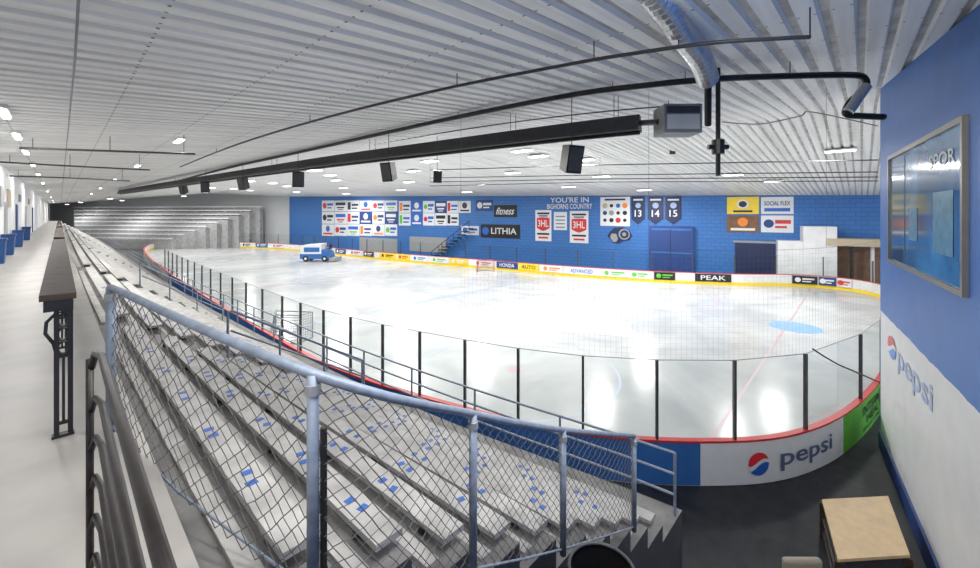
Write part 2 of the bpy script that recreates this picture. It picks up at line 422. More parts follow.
Yg=[2.2,3,4,5,6,7,8,9,10,12,14,17,20,24,28,33,40,50,60,75,90,104]
for dz in (1.0,.66,.33):
    G().tube([(Xj(NR)*wfun(Y)+.68,Y,zl+dz) for Y in Yg],.022,6).obj('rail',M_galv,parent=e)
y=2.2
while y<60:
    G().tube([(Xj(NR)*wfun(y)+.68,y,zl),(Xj(NR)*wfun(y)+.68,y,zl+1.0)],.024,6).obj('post',M_galv,parent=e); y+=2.0 if y<30 else 4
for Ya in (9.15,19.6):
    e=empty('aisle_handrail',(Xj(2)*wfun(Ya),Ya,WZ-RISE*2),'sloped galvanised tube handrail in the bleacher aisle','handrail','aisle handrails')
    pts=[(Xj(j)*wfun(Ya),Ya,WZ-RISE*j+.9) for j in (4,6,8,10)]
    G().tube(pts,.024,8).obj('rail',M_galv,parent=e)
    G().tube([(a,b,c-.4) for a,b,c in pts],.02,8).obj('rail',M_galv,parent=e)
    for (a,b,c),j in zip(pts,(4,6,8,10)): G().tube([(a-.05,b,WZ-RISE*j),(a-.05,b,c)],.024,8).obj('post',M_galv,parent=e)
# ---------------------------------------------------------------- chain link fence
def onY(px,Y):
    D=ray(px); return Y/D[1]
tops=[pix(111,287,3.0)]
for px,py in ((313,374),(473,414),(563,430),(634,436)):
    tops.append(pix(px,py,onY(px,2.02)))
bases=[Vector((tops[0].x,tops[0].y,WZ))]
for t in tops[1:]:
    bases.append(Vector((t.x,t.y,t.z-1.15)))
fe=empty('chain_link_fence',(bases[1].x,bases[1].y,bases[1].z),'galvanised chain link fence stepping down the end of the bleachers','fence')
rail=[tops[0]+Vector((0,0,-.12)),tops[0]]+[Vector(p) for p in catmull([tuple(p) for p in tops],False,6)][1:]
rail+= [rail[-1]+Vector((.02,0,-.12))]
G().tube(rail,.026,12).obj('top_rail',M_galv,parent=fe,smooth=True)
for i,(t,b) in enumerate(zip(tops,bases)):
    G().tube([b,t],.03,12).obj('fence_post',M_galv,parent=fe,smooth=True)
    G().tube([t-Vector((0,0,.1)),t-Vector((0,0,.05))],.038,12).obj('post_clamp',M_grey,parent=fe)
G().tube([bases[1]+Vector((.045,-.02,0)),tops[1]+Vector((.045,-.02,-.28))],.018,8).obj('fence_brace',M_black,parent=fe)
RT=catmull([tuple(p) for p in tops],False,6)
def topat(i,u):
    k=u*6; a=int(min(5,k)); t=k-a; p=RT[i*6+a]*(1-t)+RT[i*6+a+1]*t; return Vector(p)
for i in range(4):
    A0,A1=tops[i],tops[i+1]; L=math.hypot(A1.x-A0.x,A1.y-A0.y)
    cell=.11 if i==0 else .095
    nu=max(2,int(round(L/(cell*.5)))); H0=(A0.z-bases[i].z)-.06; H1=(A1.z-bases[i+1].z)-.06
    nv=2*int(round(1.1/cell))
    dxy=Vector((A1.x-A0.x,A1.y-A0.y,0)).normalized(); nn=Vector((dxy.y,-dxy.x,0))
    g=G()
    def PT(u,v,off):
        u=min(max(u,0),1); t=topat(i,u); H=H0+(H1-H0)*u
        return t-Vector((0,0,.03))-Vector((0,0,H*(1-v)))+nn*off
    J=[[PT((a)/(nu)+ (random.uniform(-.12,.12)/nu if 0<a<nu else 0),b/nv+(random.uniform(-.08,.08)/nv if 0<b<nv else 0),0) for a in range(nu+1)] for b in range(nv+1)]
    for a in range(nu):
        for b in range(nv):
            p=J[b][a+((a+b)%2)]; q=J[b+1][a+((a+b+1)%2)]; sg=.0025*(1 if b%2 else -1)
            g.stick(p+nn*sg,q+nn*sg,.0028)
    g.obj('wire_mesh',M_wire,parent=fe)
    G().tube([PT(0,0.02,0),PT(.5,.02,0),PT(1,.02,0)],.009,6).obj('bottom_wire',M_galv,parent=fe)
LZ=2.7
G().box(2.8,4.2,1.1,2.1,0,LZ).obj('stair_landing',M_rubber,label='black rubber covered landing at the end of the stand',cat='landing')
bx,by=3.24,1.67
e=empty('trash_bin',(bx,by,LZ),'round black plastic trash bin beside the fence','trash bin')
g=G(); n=28
g.tube([(bx,by,LZ),(bx,by,LZ+.3),(bx,by,LZ+.86)],.27,n,rf=lambda i:(.22,.25,.28)[i],caps=False)
g.tube([(bx,by,LZ+.84),(bx,by,LZ+.03)],.26,n,rf=lambda i:(.26,.2)[i],caps=False); g.obj('body',M_black,parent=e,smooth=True)
ring=[(bx+.282*math.cos(a),by+.282*math.sin(a),LZ+.87) for a in np.linspace(0,2*math.pi,33)]
G().tube(ring,.016,8).obj('rim',M_dark,parent=e,smooth=True)
# ---------------------------------------------------------------- walkway things
e=empty('tube_guard',(.11,1.5,WZ),'black glossy guard of stacked horizontal steel tubes on the walkway','railing')
for k,s_ in enumerate((.54,.72,.88,1.04,1.20,1.36)):
    xo=.109
    pts=[(xo+.0,.25,EYE-s_),(xo,1.0,EYE-s_),(xo,2.1,EYE-s_),(xo-.01,2.28,EYE-s_-.03),(xo-.02,2.33,EYE-s_-.1)]
    G().tube(pts,.011 if k else .013,12).obj('rail',M_blacktube,parent=e,smooth=True)
for Y in (2.33,.35):
    G().tube([(.085,Y,WZ),(.085,Y,EYE-.6)],.013,10).obj('post',M_blacktube,parent=e,smooth=True)
def counter(y0,y1,lab):
    e=empty('standing_counter',(0,(y0+y1)/2,WZ),lab,'counter','dark standing counters')
    G().box(-.10,.085,y0,y1,EYE-.63,EYE-.585).obj('counter_top',M_wood,parent=e)
    G().box(-.08,.07,y0+.01,y1-.01,EYE-.71,EYE-.631).obj('apron',M_black,parent=e)
    y=y0+.06
    while y<y1:
        g=G(); zt=EYE-.71
        for x in (-.015,.055):
            g.box(x-.014,x+.014,y-.022,y+.022,WZ,zt)
        for zc in (zt-.08,zt-.18,zt-.28):
            g.tube([(.02+.032*math.cos(a),y,zc+.045*math.sin(a)) for a in np.linspace(0,2*math.pi,17)],.010,6)
        g.tube([(-.015,y,zt-.02),(-.065,y,zt-.08),(-.07,y,zt-.16),(-.03,y,zt-.24),(-.015,y,zt-.32)],.012,6)
        for z in (zt-.34,WZ+.1): g.box(-.015,.055,y-.012,y+.012,z-.012,z+.012)
        g.box(.012,.028,y-.01,y+.01,WZ+.1,zt-.34)
        g.box(-.04,.075,y-.03,y+.03,WZ,WZ+.02)
        g.obj('scroll_leg',M_black,parent=e)
        y+=2.4 if y1<24 else 5
counter(4.25,13.2,'dark wooden standing counter on black iron scroll legs')
counter(14.2,24,'dark wooden standing counter on black iron scroll legs')
counter(25.2,45,'dark wooden standing counter on black iron scroll legs')
for Y in (20.6,24.5,30,37):
    x0=-1.55
    e=empty('recycling_bin',(x0+.25,Y,WZ),'blue plastic lidded bin standing against the walkway wall','bin','blue bins along the walkway wall')
    g=G(); g.hexa([(x0+.03,Y-.25,WZ),(x0+.32,Y-.25,WZ),(x0+.32,Y+.25,WZ),(x0+.03,Y+.25,WZ)],[(x0,Y-.3,WZ+.75),(x0+.36,Y-.3,WZ+.75),(x0+.36,Y+.3,WZ+.75),(x0,Y+.3,WZ+.75)])
    g.obj('body',M_skirt,parent=e)
    G().box(x0,x0+.38,Y-.31,Y+.31,WZ+.75,WZ+.81).obj('lid',M_dblue,parent=e)
for i,Y in enumerate((27,33.5,42,52)):
    G().box(-1.6,-1.55,Y-.5,Y+.5,WZ,WZ+2.1).obj('door_%d'%(i+1),M_dblue if i%2 else M_grey,kind='structure')
for i,Y in enumerate((22,25,28.5,36,46)):
    G().box(-1.6,-1.54,Y-.7,Y+.7,WZ+1.9 if i<3 else WZ+2.3,WZ+2.7).obj('wall_sign',M_grey if i%2 else M_tan,label='flat framed notice board fixed high on the white wall',cat='sign',group='notice boards on the walkway wall')
# ---------------------------------------------------------------- ice, boards
mk('ice_surface',[(x,y,.03) for x,y in RP],[tuple(range(len(RP)))],M_ice,label='glossy white ice sheet of the hockey rink',cat='ice rink')
bd=empty('rink_boards',(7,18,0),'white rink boards with red cap rail, yellow kick plate and glass','rink boards')
G().sweep(RP,[(0,0),(.1,0),(.1,1.06),(0,1.06)],closed=True).obj('board_wall',M_white,parent=bd)
G().sweep(RP,[(-.03,1.06),(.13,1.06),(.13,1.11),(-.03,1.11)],closed=True).obj('cap_rail',M_red,parent=bd)
G().sweep(RP,[(-.02,.03),(-.001,.03),(-.001,.30),(-.02,.30)],closed=True).obj('kick_plate',M_yel,parent=bd)
sP=hits(698)[0][1]; sW=hits(888)[0][1]; sF=hits(838)[0][1]
G().sweep(subpath(hits(170)[0][1],sP),[(.101,.02),(.115,.02),(.115,1.05),(.101,1.05)]).obj('outer_cladding',M_blue,parent=bd)
o=G().sweep(subpath(sP,sF),[(.101,.02),(.12,.02),(.12,1.05),(.101,1.05)]).obj('advert_panel',M_banner,label='white soft drink advert with round emblem on curved boards',cat='advert')
Mf=pathM(sP,0,.121); wP=sF-sP
globe_logo(wP*.30,.52,.28,Mf,o,M_pepred,M_pepblue,M_banner)
text_on('pepsi',Mf,wP*.43,.26,wP*.42,.54,M_greytxt,o)
o=G().sweep(subpath(sF+.03,sW+1.5),[(.101,.02),(.12,.02),(.12,1.05),(.101,1.05)]).obj('advert_panel',M_green,label='green advert panel with dark lettering on curved boards',cat='advert')
Mf=pathM(sF+.03,0,.121); sI=hits(857)[0][1]-sF
wI=(sW-sF-sI)
text_on('INTERMOUNTAIN',Mf,sI,.62,min(4.6,wI+1.3),.27,M_black,o); text_on('HEALTH',Mf,sI+.4,.33,2.4,.24,M_black,o); text_on('SPORTS MEDICINE',Mf,sI,.14,min(3.6,wI+1.2),.11,M_black,o)
for x0,x1,mm in ((286,306,M_red),(315,332,M_banner),(352,374,M_dblue)):
    a=hits(x0)[0][1]; b=hits(x1)[0][1]
    G().sweep(subpath(a,b),[(.116,.2),(.13,.2),(.13,1.0),(.116,1.0)]).obj('advert_panel',mm,label='small coloured advert panel on the rink boards',cat='advert',group='small adverts on the near boards')
def stan(s,h,w=.035):
    Mf=pathM(s,1.11,0); g=G()
    g.hexa([Mf(-w,0,.02),Mf(w,0,.02),Mf(w,0,.10),Mf(-w,0,.10)],[Mf(-w,h,.02),Mf(w,h,.02),Mf(w,h,.10),Mf(-w,h,.10)])
    g.obj('glass_stanchion',M_dark,parent=bd)
def pane(a,b,h):
    A=np.array(pathM(a,1.11,.06)(.04,0,0)); B=np.array(pathM(b,1.11,.06)(-.04,0,0))
    M2=flatM(A,B[:2]-A[:2]); w=np.linalg.norm(B[:2]-A[:2]); g=G()
    g.hexa([M2(0,0,.006),M2(w,0,.006),M2(w,0,-.006),M2(0,0,-.006)],[M2(0,h,.006),M2(w,h,.006),M2(w,h,-.006),M2(0,h,-.006)])
    g.obj('glass_pane',M_glass,parent=bd)
HG=1.95
ss=sorted([hits(x)[0][1] for x in (879,858,803,733,656,583,519,466,421,384,352,325,302)])
s=ss[0]-1.9; pre=[]
while s>hits(165)[0][1] and len(pre)<36: pre.append(s); s-=2.5
ss=pre[::-1]+ss
for s in ss: stan(s,HG,.03)
for a,b in zip(ss[:-1],ss[1:]): pane(a,b,HG)
g=G()
for a,b in zip(ss[:-1],ss[1:]): g.stick(pathM(a,1.11+HG,.06)(0,0,0),pathM(b,1.11+HG,.06)(0,0,0),.009,4)
g.obj('glass_top_edge',M_grey,parent=bd)
s0=hits(872)[-1][1]; s1=hits(170)[-1][1]
if s1<s0: s1+=TOT
fs=list(np.arange(s0,s1,3.6))
for s in fs: stan(s,1.7,.04)
for a,b in zip(fs[:-1],fs[1:]): pane(a,b,1.7)
# black cable slung across the near glass
cp=[]
for px,py in ((806,347),(818,355),(832,363),(846,369),(862,376),(878,383)):
    d,s_=hits(px)[0]; z=EYE-(py-HY)/F*d; cp.append(pathM(s_,z,.16)(0,0,0))
e=G().tube(catmull(cp,False,4),.022,8).obj('cable',M_black,label='black cable sagging across the rink glass',cat='cable')
na=hits(462)[0][1]; nb=hits(878)[0][1]; g=G(); Ln=nb-na; Mn=pathM(na,1.12+HG,.06); HN=2.7; cN=.13
nn_=int(Ln/cN); mm_=int(HN/cN)
Jn=[[Vector(Mn(Ln*a/nn_,HN*b/mm_,0)) for a in range(nn_+1)] for b in range(mm_+1)]
for a in range(nn_+1): g.tube([Jn[0][a],Jn[-1][a]],.0013,3,caps=False)
for b in range(mm_+1): g.tube([Jn[b][a] for a in range(0,nn_+1,3)],.0013,3,caps=False)
ne=g.obj('safety_net',M_net,label='fine dark safety netting hung above the rink glass',cat='netting',kind='stuff')
G().tube([Jn[-1][a] for a in range(0,nn_+1,4)],.004,5).obj('support_cable',M_net,parent=ne)
for a in (0,nn_//3,2*nn_//3,nn_):
    p=Jn[-1][a]; G().tube([p,(p.x,p.y,ch(p.x)-.01)],.004,5).obj('support_cable',M_net,parent=ne)
def fa(x0,x1,m,txt=None,tm=None,lab='coloured advert panel on the far rink boards',v0=.32,v1=1.02,stripe=None):
    p0=pat(hits(x0)[-1][1])[0]; p1=pat(hits(x1)[-1][1])[0]
    w=np.linalg.norm(p1-p0); M2=flatM((p0[0],p0[1],0),p1-p0); g=G()
    g.hexa([M2(0,v0,.1),M2(w,v0,.1),M2(w,v0,.03),M2(0,v0,.03)],[M2(0,v1,.1),M2(w,v1,.1),M2(w,v1,.03),M2(0,v1,.03)])
    o=g.obj('advert_panel',m,label=lab,cat='advert',group='adverts on the far boards')
    if txt: text_on(txt,M2,w*.15,v0+.15,w*.7,(v1-v0)*.6,tm,o,lift=.12)
    if stripe:
        disc_on('printed_emblem',w*.22,v0+.36,.22,M2,stripe,o,lift=.12)
        rect_on('printed_band',w*.4,v0+.38,w*.88,v0+.52,M2,stripe,o,lift=.12); rect_on('printed_band',w*.4,v0+.18,w*.75,v0+.27,M2,stripe,o,lift=.12)
for x0,x1,mm,tx,tm,st in [(307,318,M_red,None,None,M_banner),(322,334,M_banner,None,None,M_blue),(336,346,M_dblue,None,None,M_banner),(350,362,M_banner,None,None,M_red),(364,374,M_black,None,None,M_banner),(380,396,M_yel,None,None,M_black),(398,410,M_yel,None,None,M_red),(412,428,M_banner,None,None,M_blue),(431,448,M_banner,None,None,M_green),(450,468,M_yel,None,None,M_banner),
    (474,494,M_banner,None,None,M_red),(497,518,M_dblue,'HONDA',M_banner,None),(519,539,M_yel,'AUTO',M_black,None),(541,563,M_banner,None,None,M_orange),(566,598,M_banner,'ADVANCED',M_pepblue,None),(601,628,M_banner,None,None,M_green),(630,650,M_banner,None,None,M_green),(654,675,M_black,None,None,M_green),(695,731,M_black,'PEAK',M_banner,None),
    (792,817,M_black,None,None,M_banner),(819,836,M_dblue,None,None,M_banner),(838,852,M_banner,None,None,M_red)]:
    fa(x0,x1,mm,tx,tm,stripe=st)
for x0,x1,mm,st in [(166,176,M_banner,M_red),(180,192,M_dblue,M_banner),(196,206,M_red,M_banner),(210,222,M_banner,M_blue),(226,238,M_dblue,M_banner),(242,252,M_banner,M_black),(256,268,M_blue,M_banner),(272,284,M_banner,M_red)]:
    fa(x0,x1,mm,stripe=st)
def ring_(cx,cy,r,w,m,lab):
    v=[];f=[];n=64
    for k in range(n):
        a=2*math.pi*k/n; v+=[(cx+(r-w)*math.cos(a),cy+(r-w)*math.sin(a),.034),(cx+r*math.cos(a),cy+r*math.sin(a),.034)]
    for k in range(n): 
        k2=(k+1)%n; f.append((2*k,2*k+1,2*k2+1,2*k2))
    mk('rink_circle',v,f,m,label=lab,cat='ice marking',group='painted circles on the ice')
for cx,cy in ((13.2,10.8),(33,12),(14,66),(25,66)):
    ring_(cx,cy,4.3,.1,M_lineB if cx<14 else M_lineR,'faded painted face-off circle on the ice'); ring_(cx,cy,.35,.34,M_lineR,'faded painted face-off spot on the ice')
ring_(20.5,40,4.6,.14,M_lineB,'faded blue painted centre circle on the ice')
ring_(14,26,.35,.34,M_lineR,'faded painted face-off spot on the ice'); ring_(28,27,.35,.34,M_lineR,'faded painted face-off spot on the ice')
for Y,w,m,a,b in ((3.2,.1,M_lineR,10.6,45),(24,.3,M_lineB,6.8,36),(40,.3,M_lineR,7.0,33),(54,.3,M_lineB,7.5,30.6)):
    mk('rink_line',[(a,Y,.033),(b,Y,.033),(b,Y+w,.033),(a,Y+w,.033)],[(0,1,2,3)],m,label='faded painted line across the ice',cat='ice marking',group='painted lines on the ice')
c=pix_s(795,327,6.67)
mk('goal_crease',[(c.x+1.3*math.cos(a),c.y+1.3*math.sin(a),.036) for a in np.linspace(0,2*math.pi,32,endpoint=False)],[tuple(range(32))],M_creasem,label='light blue painted goal crease on the ice',cat='ice marking')
def goal(c,ang,lab,sc=1.0):
    e=empty('hockey_goal',c,lab,'hockey goal')
    R=Matrix.Rotation(ang,3,'Z')
    T=lambda x,y,z:tuple(Vector(c)+R@Vector((x*sc,y*sc,z*sc)))
    G().tube([T(-.92,0,0),T(-.92,0,1.2),T(.92,0,1.2),T(.92,0,0)],.04,8).obj('goal_frame',M_red if sc<1.12 else M_grey,parent=e)
    G().tube([T(-.92,0,.03),T(-.75,.9,.03),T(0,1.1,.03),T(.75,.9,.03),T(.92,0,.03)],.035,8).obj('base_frame',M_grey,parent=e)
    G().tube([T(-.92,0,1.2),T(-.6,.5,1.15),T(.6,.5,1.15),T(.92,0,1.2)],.025,8).obj('top_frame',M_grey,parent=e)
    g=G()
    bt=[(-.92,0),(-.84,.45),(-.75,.9),(-.4,1.03),(0,1.1),(.4,1.03),(.75,.9),(.84,.45),(.92,0)]
    tt=[(-.92,0),(-.76,.25),(-.6,.5),(-.3,.5),(0,.5),(.3,.5),(.6,.5),(.76,.25),(.92,0)]
    def ip(L,u):
        k=u*(len(L)-1); i=int(min(len(L)-2,k)); t=k-i; return (L[i][0]*(1-t)+L[i+1][0]*t,L[i][1]*(1-t)+L[i+1][1]*t)
    for k in range(25):
        u=k/24; b=ip(bt,u); t=ip(tt,u); g.tube([T(b[0],b[1],.05),T(t[0],t[1],1.17)],.012,3,caps=False)
    for q in range(1,10):
        v_=q/10; g.tube([T(ip(bt,k/16)[0]*(1-v_)+ip(tt,k/16)[0]*v_,ip(bt,k/16)[1]*(1-v_)+ip(tt,k/16)[1]*v_,.05+1.12*v_) for k in range(17)],.012,3,caps=False)
    g.obj('goal_net',M_grey,parent=e)
goal(pix_s(294,337,6.67),2.2,'spare hockey goal with pale net parked by the boards',1.15)
goal(pix_s(486,272,6.67),-.4,'red framed hockey goal with white net beside the far boards',1.1)
ux=Vector((sa,-ca,0)); uy=Vector((ca,sa,0))
def resurf():
    c=pix_s(320,261,6.67); e=empty('ice_resurfacer',c,'blue and white ice resurfacing machine driving on the ice','ice resurfacer'); K=1.12
    T=lambda x,y,z: tuple(Vector(c)+ux*x*K+uy*y*K+Vector((0,0,z*K)))
    G().box(-2.1,1.5,-.85,.85,.35,.95,T).obj('chassis',M_blue,parent=e)
    g=G(); g.hexa([T(-2.1,-.85,.95),T(.5,-.85,.95),T(.5,.85,.95),T(-2.1,.85,.95)],[T(-1.9,-.85,2.0),T(.5,-.85,2.2),T(.5,.85,2.2),T(-1.9,.85,2.0)]); g.obj('snow_tank',M_banner,parent=e)
    G().box(-1.6,.3,-.87,-.851,1.2,1.75,T).obj('side_emblem',M_blue,parent=e)
    g=G(); g.hexa([T(.5,-.8,.95),T(1.5,-.8,.95),T(1.5,.8,.95),T(.5,.8,.95)],[T(.5,-.8,1.5),T(1.2,-.8,1.35),T(1.2,.8,1.35),T(.5,.8,1.5)]); g.obj('hood',M_blue,parent=e)
    G().box(.9,1.4,-.3,.3,1.5,1.6,T).box(1.3,1.4,-.3,.3,1.6,2.1,T).obj('seat',M_black,parent=e)
    G().tube([T(.65,0,1.4),T(.8,0,1.9)],.03,6).tube([T(.8+.0,.22*math.cos(a),1.9+.22*math.sin(a)) for a in np.linspace(0,6.283,13)],.02,5).obj('steering_wheel',M_black,parent=e)
    G().box(1.55,2.3,-1.05,1.05,.08,.5,T).obj('conditioner',M_grey,parent=e)
    for x in (-1.4,.9):
        for y in (-.86,.62):
            G().tube([T(x,y,.38),T(x,y+.24,.38)],.40,18).obj('wheel',M_black,parent=e)
            G().tube([T(x,y-.02,.38),T(x,y+.26,.38)],.17,12).obj('wheel_hub',M_banner,parent=e)
resurf()
# ---------------------------------------------------------------- far wall banners
A,B=FB,FA
def ban(x0,y0,x1,y1,m,accent=None,txt=None,tm=None,lab='rectangular sponsor banner hung on the blue wall',name='banner',disc=None,grp='sponsor banners on the blue wall',ty=(.2,.6),style=0,acc2=None,shear=0):
    o,Mf,w,h=panel(name,A,B,x0,y0,x1,y1,m,label=lab,cat='banner',group=grp)
    if accent:
        a2=acc2 or accent
        if style==0:
            disc_on('printed_emblem',w*.24,h*.52,min(w*.16,h*.32),Mf,accent,o,lift=.03); rect_on('printed_band',w*.44,h*.52,w*.92,h*.74,Mf,a2,o); rect_on('printed_band',w*.44,h*.26,w*.8,h*.38,Mf,a2,o)
        elif style==1:
            rect_on('printed_band',w*.1,h*.55,w*.9,h*.82,Mf,accent,o); rect_on('printed_band',w*.2,h*.28,w*.8,h*.4,Mf,a2,o); rect_on('printed_band',w*.3,h*.12,w*.7,h*.19,Mf,a2,o)
        elif style==2:
            rect_on('printed_band',w*.06,h*.15,w*.3,h*.85,Mf,accent,o); rect_on('printed_band',w*.38,h*.5,w*.92,h*.68,Mf,a2,o); rect_on('printed_band',w*.38,h*.22,w*.85,h*.34,Mf,a2,o)
        else:
            disc_on('printed_emblem',w*.5,h*.62,min(w*.3,h*.26),Mf,accent,o,lift=.03); rect_on('printed_band',w*.12,h*.12,w*.88,h*.26,Mf,a2,o)
    if disc: disc_on('printed_emblem',w*.5,h*.55,min(w,h)*.34,Mf,disc,o,lift=.03)
    if txt: text_on(txt,Mf,w*.1,h*ty[0],w*.8,h*ty[1],tm,o,lift=.035,shear=shear)
    return o,Mf,w,h
accs=[M_red,M_pepblue,M_orange,M_dblue,M_black,M_pepblue,M_green,M_black,M_red,M_dblue]
k=0
for y0,y1,xa,xb,st in ((200.5,211.3,322,398,12.6),(201,212.8,399,471,12.0),(211.8,223.8,322,398,12.6),(213.2,225.5,399,459,12.0),(224.3,235.8,322,398,12.6)):
    x=xa
    while x<xb-3:
        m=M_banner
        if k in (9,17,15): m=M_dblue
        if k in (7,19): m=M_pepblue
        ban(x+.2,y0,min(xb,x+st)-.2,y1,m,accent=accs[(k*7)%10] if m is M_banner else M_banner,style=k%4,acc2=accs[(k*3+1)%10] if m is M_banner else M_banner); x+=st; k+=1
ban(476,200,493,211,M_dblue,accent=M_banner)
ban(494,205,517,217,M_black,txt='fitness',tm=M_banner,lab='black banner with white slanted lettering on the blue wall',shear=.4)
ban(461,226,479,235,M_banner,accent=M_pepblue)
o,Mf,w,h=ban(481,224.5,520,238,M_black,lab='black banner with white capital lettering on the blue wall')
disc_on('printed_emblem',w*.13,h*.5,h*.3,Mf,M_pepblue,o,lift=.03); text_on('LITHIA',Mf,w*.28,h*.3,w*.64,h*.45,M_banner,o,lift=.035)
o,Mf,w,h=ban(546,196.5,594,210,M_blue,txt="YOU'RE IN",tm=M_banner,ty=(.55,.4),lab='blue slogan sign with white capital lettering')
text_on('BIGHORNS COUNTRY',Mf,w*.03,h*.08,w*.94,h*.38,M_banner,o,lift=.035)
for x0,y0,x1,y1 in ((535.5,210,551.5,241),(570,211,588.5,243)):
    o,Mf,w,h=ban(x0,y0,x1,y1,M_banner,lab='tall white and red league banner',grp='league banners')
    rect_on('printed_band',w*.12,h*.86,w*.88,h*.92,Mf,M_black,o); rect_on('printed_band',w*.22,h*.79,w*.78,h*.83,Mf,M_dblue,o)
    strip_on('printed_shield',[w*.1,w*.3,w*.5,w*.7,w*.9],[h*.42,h*.36,h*.32,h*.36,h*.42],[h*.74,h*.76,h*.77,h*.76,h*.74],Mf,M_red,o,.02)
    text_on('3HL',Mf,w*.18,h*.46,w*.64,h*.22,M_banner,o,lift=.03)
    rect_on('printed_band',w*.12,h*.2,w*.88,h*.26,Mf,M_black,o); rect_on('printed_band',w*.2,h*.08,w*.8,h*.14,Mf,M_red,o)
o,Mf,w,h=ban(554,212,567,230,M_banner,lab='white notice banner with small print')
for q in range(4): rect_on('printed_band',w*.15,h*(.12+.2*q),w*.85,h*(.18+.2*q),Mf,M_greytxt,o)
o,Mf,w,h=ban(600.5,197,630,226,M_banner,lab='white banner with rows of small dark and coloured emblems')
cc=[M_black,M_dblue,M_tan,M_black,M_grey,M_black,M_red,M_black,M_pepblue,M_black,M_black,M_orange]
for a in range(4):
    for b in range(3): disc_on('printed_emblem',w*(.16+.225*a),h*(.2+.25*b),w*(.06+.015*((a+b)%3)),Mf,cc[(a*3+b)%12],o)
rect_on('printed_band',w*.15,h*.88,w*.85,h*.94,Mf,M_black,o)
for x0,x1,t in ((631.5,645,'13'),(648,663.5,'14'),(665.5,681.5,'15')):
    o,Mf,w,h=panel('pennant',A,B,x0,196.5,x1,219,M_navy,label='navy championship pennant with white numerals on the wall',cat='pennant',group='championship pennants')
    text_on(t,Mf,w*.25,h*.1,w*.5,h*.3,M_banner,o,lift=.03); rect_on('printed_band',w*.15,h*.82,w*.85,h*.89,Mf,M_banner,o); disc_on('printed_emblem',w*.5,h*.6,w*.2,Mf,M_fade,o)
    mk('pennant_tip',[Mf(0,0,0),Mf(w,0,0),Mf(w/2,-h*.25,0)],[(0,2,1)],M_navy,parent=o)
d0,p0,_=isect(606,A,B); d1,p1,_=isect(634,A,B); w=np.linalg.norm(p1-p0); dm=(d0+d1)/2
Mf=flatM((p0[0],p0[1],EYE-(244-HY)/F*dm),p1-p0); h=17/F*dm
def poly_on(name,pts,m,par,lift,**k): return mk(name,[Mf(w*a,h*b,lift) for a,b in pts],[tuple(range(len(pts)))],m,parent=par,**k)
o=poly_on('team_crest',[(.3,.95),(.6,1),(.85,.8),(.95,.5),(.85,.25),(.6,.15),(.45,.0),(.25,.08),(.15,.3),(.05,.45),(.15,.7)],M_navy,None,.06,label='navy horned ram head crest mounted on the blue wall',cat='wall emblem')
for rr,cx_,m,lf in ((.2,.66,M_grey,.07),(.15,.67,M_navy,.08),(.07,.66,M_grey,.09)):
    disc_on('horn_curl',w*cx_,h*.58,w*rr,Mf,m,o,lift=lf,ry=w*rr)
poly_on('muzzle',[(.2,.6),(.38,.6),(.44,.3),(.38,.12),(.26,.12),(.16,.38)],M_grey,o,.095)
o,Mf,w,h=ban(727,197,759,214,M_yel,lab='yellow banner with round emblem'); disc_on('printed_emblem',w*.5,h*.58,h*.3,Mf,M_banner,o,ry=h*.27); disc_on('printed_emblem',w*.5,h*.58,h*.2,Mf,M_black,o,lift=.03,ry=h*.18); rect_on('printed_band',w*.2,h*.1,w*.8,h*.22,Mf,M_black,o)
o,Mf,w,h=ban(761,197,793.5,214,M_banner,txt='SOCIAL FLEX',tm=M_dblue,ty=(.5,.26),lab='white and blue banner with capital lettering'); rect_on('printed_band',w*.1,h*.15,w*.9,h*.35,Mf,M_pepblue,o)
ban(727,215.5,759,232.5,M_brown,accent=M_orange,style=3,acc2=M_banner)
ban(761,215.5,793.5,232.5,M_banner,accent=M_dblue,acc2=M_red,style=0)
panel('door_9',A,B,735,243,775,287,M_navy,off=.1,kind='structure')
panel('trim_40',A,B,733,241,777,243,M_grey,off=.14,th=.1,kind='structure')
panel('door_10',A,B,410,237,447,252,M_grey,off=.1,kind='structure')
panel('door_11',A,B,360,238,398,252,M_grey,off=.12,kind='structure')
o,Mf,w,h=panel('wall_balcony',A,B,650,226,694,286,M_dblue,off=.5,th=.5,kind='structure')
rect_on('trim_2',w*.05,h*.55,w*.95,h*.57,Mf,M_blue,o); rect_on('trim_3',w*.48,h*.05,w*.5,h*.95,Mf,M_navy,o); rect_on('trim_4',w*.05,h*.93,w*.95,h*.96,Mf,M_blue,o)
panel('wall_booth',A,B,776,240,800,285,M_white,off=1.5,th=1.5,kind='structure')
panel('wall_booth',A,B,800,226,832,285,M_white,off=1.9,th=1.9,kind='structure')
panel('wall_booth_back',A,B,826,240,884,285,M_brown,off=.3,th=.2,kind='structure')
panel('wall_booth_fascia',A,B,822,238,884,245,M_tan,off=2.0,th=1.8,kind='structure')
panel('wall_booth_post',A,B,846,245,849,285,M_black,off=1.5,th=.3,kind='structure')
panel('wall_booth_post',A,B,866,245,869,285,M_banner,off=1.5,th=.3,kind='structure')
d0,p0,_=isect(437,A,B); d1,p1,_=isect(474,A,B); w=np.linalg.norm(p1-p0); M2=flatM((p0[0],p0[1],0),p1-p0)
e=empty('wall_staircase',M2(0,0,.5),'black steel staircase climbing along the blue wall','staircase')
g=G(); N_=10; zt=EYE-(228-HY)/F*d1
for q in range(N_):
    z=zt*(q+1)/N_; g.hexa([M2(w*q/N_,z-.12,.2),M2(w*(q+1)/N_,z-.12,.2),M2(w*(q+1)/N_,z-.12,1.3),M2(w*q/N_,z-.12,1.3)],[M2(w*q/N_,z,.2),M2(w*(q+1)/N_,z,.2),M2(w*(q+1)/N_,z,1.3),M2(w*q/N_,z,1.3)])
g.obj('steps',M_black,parent=e)
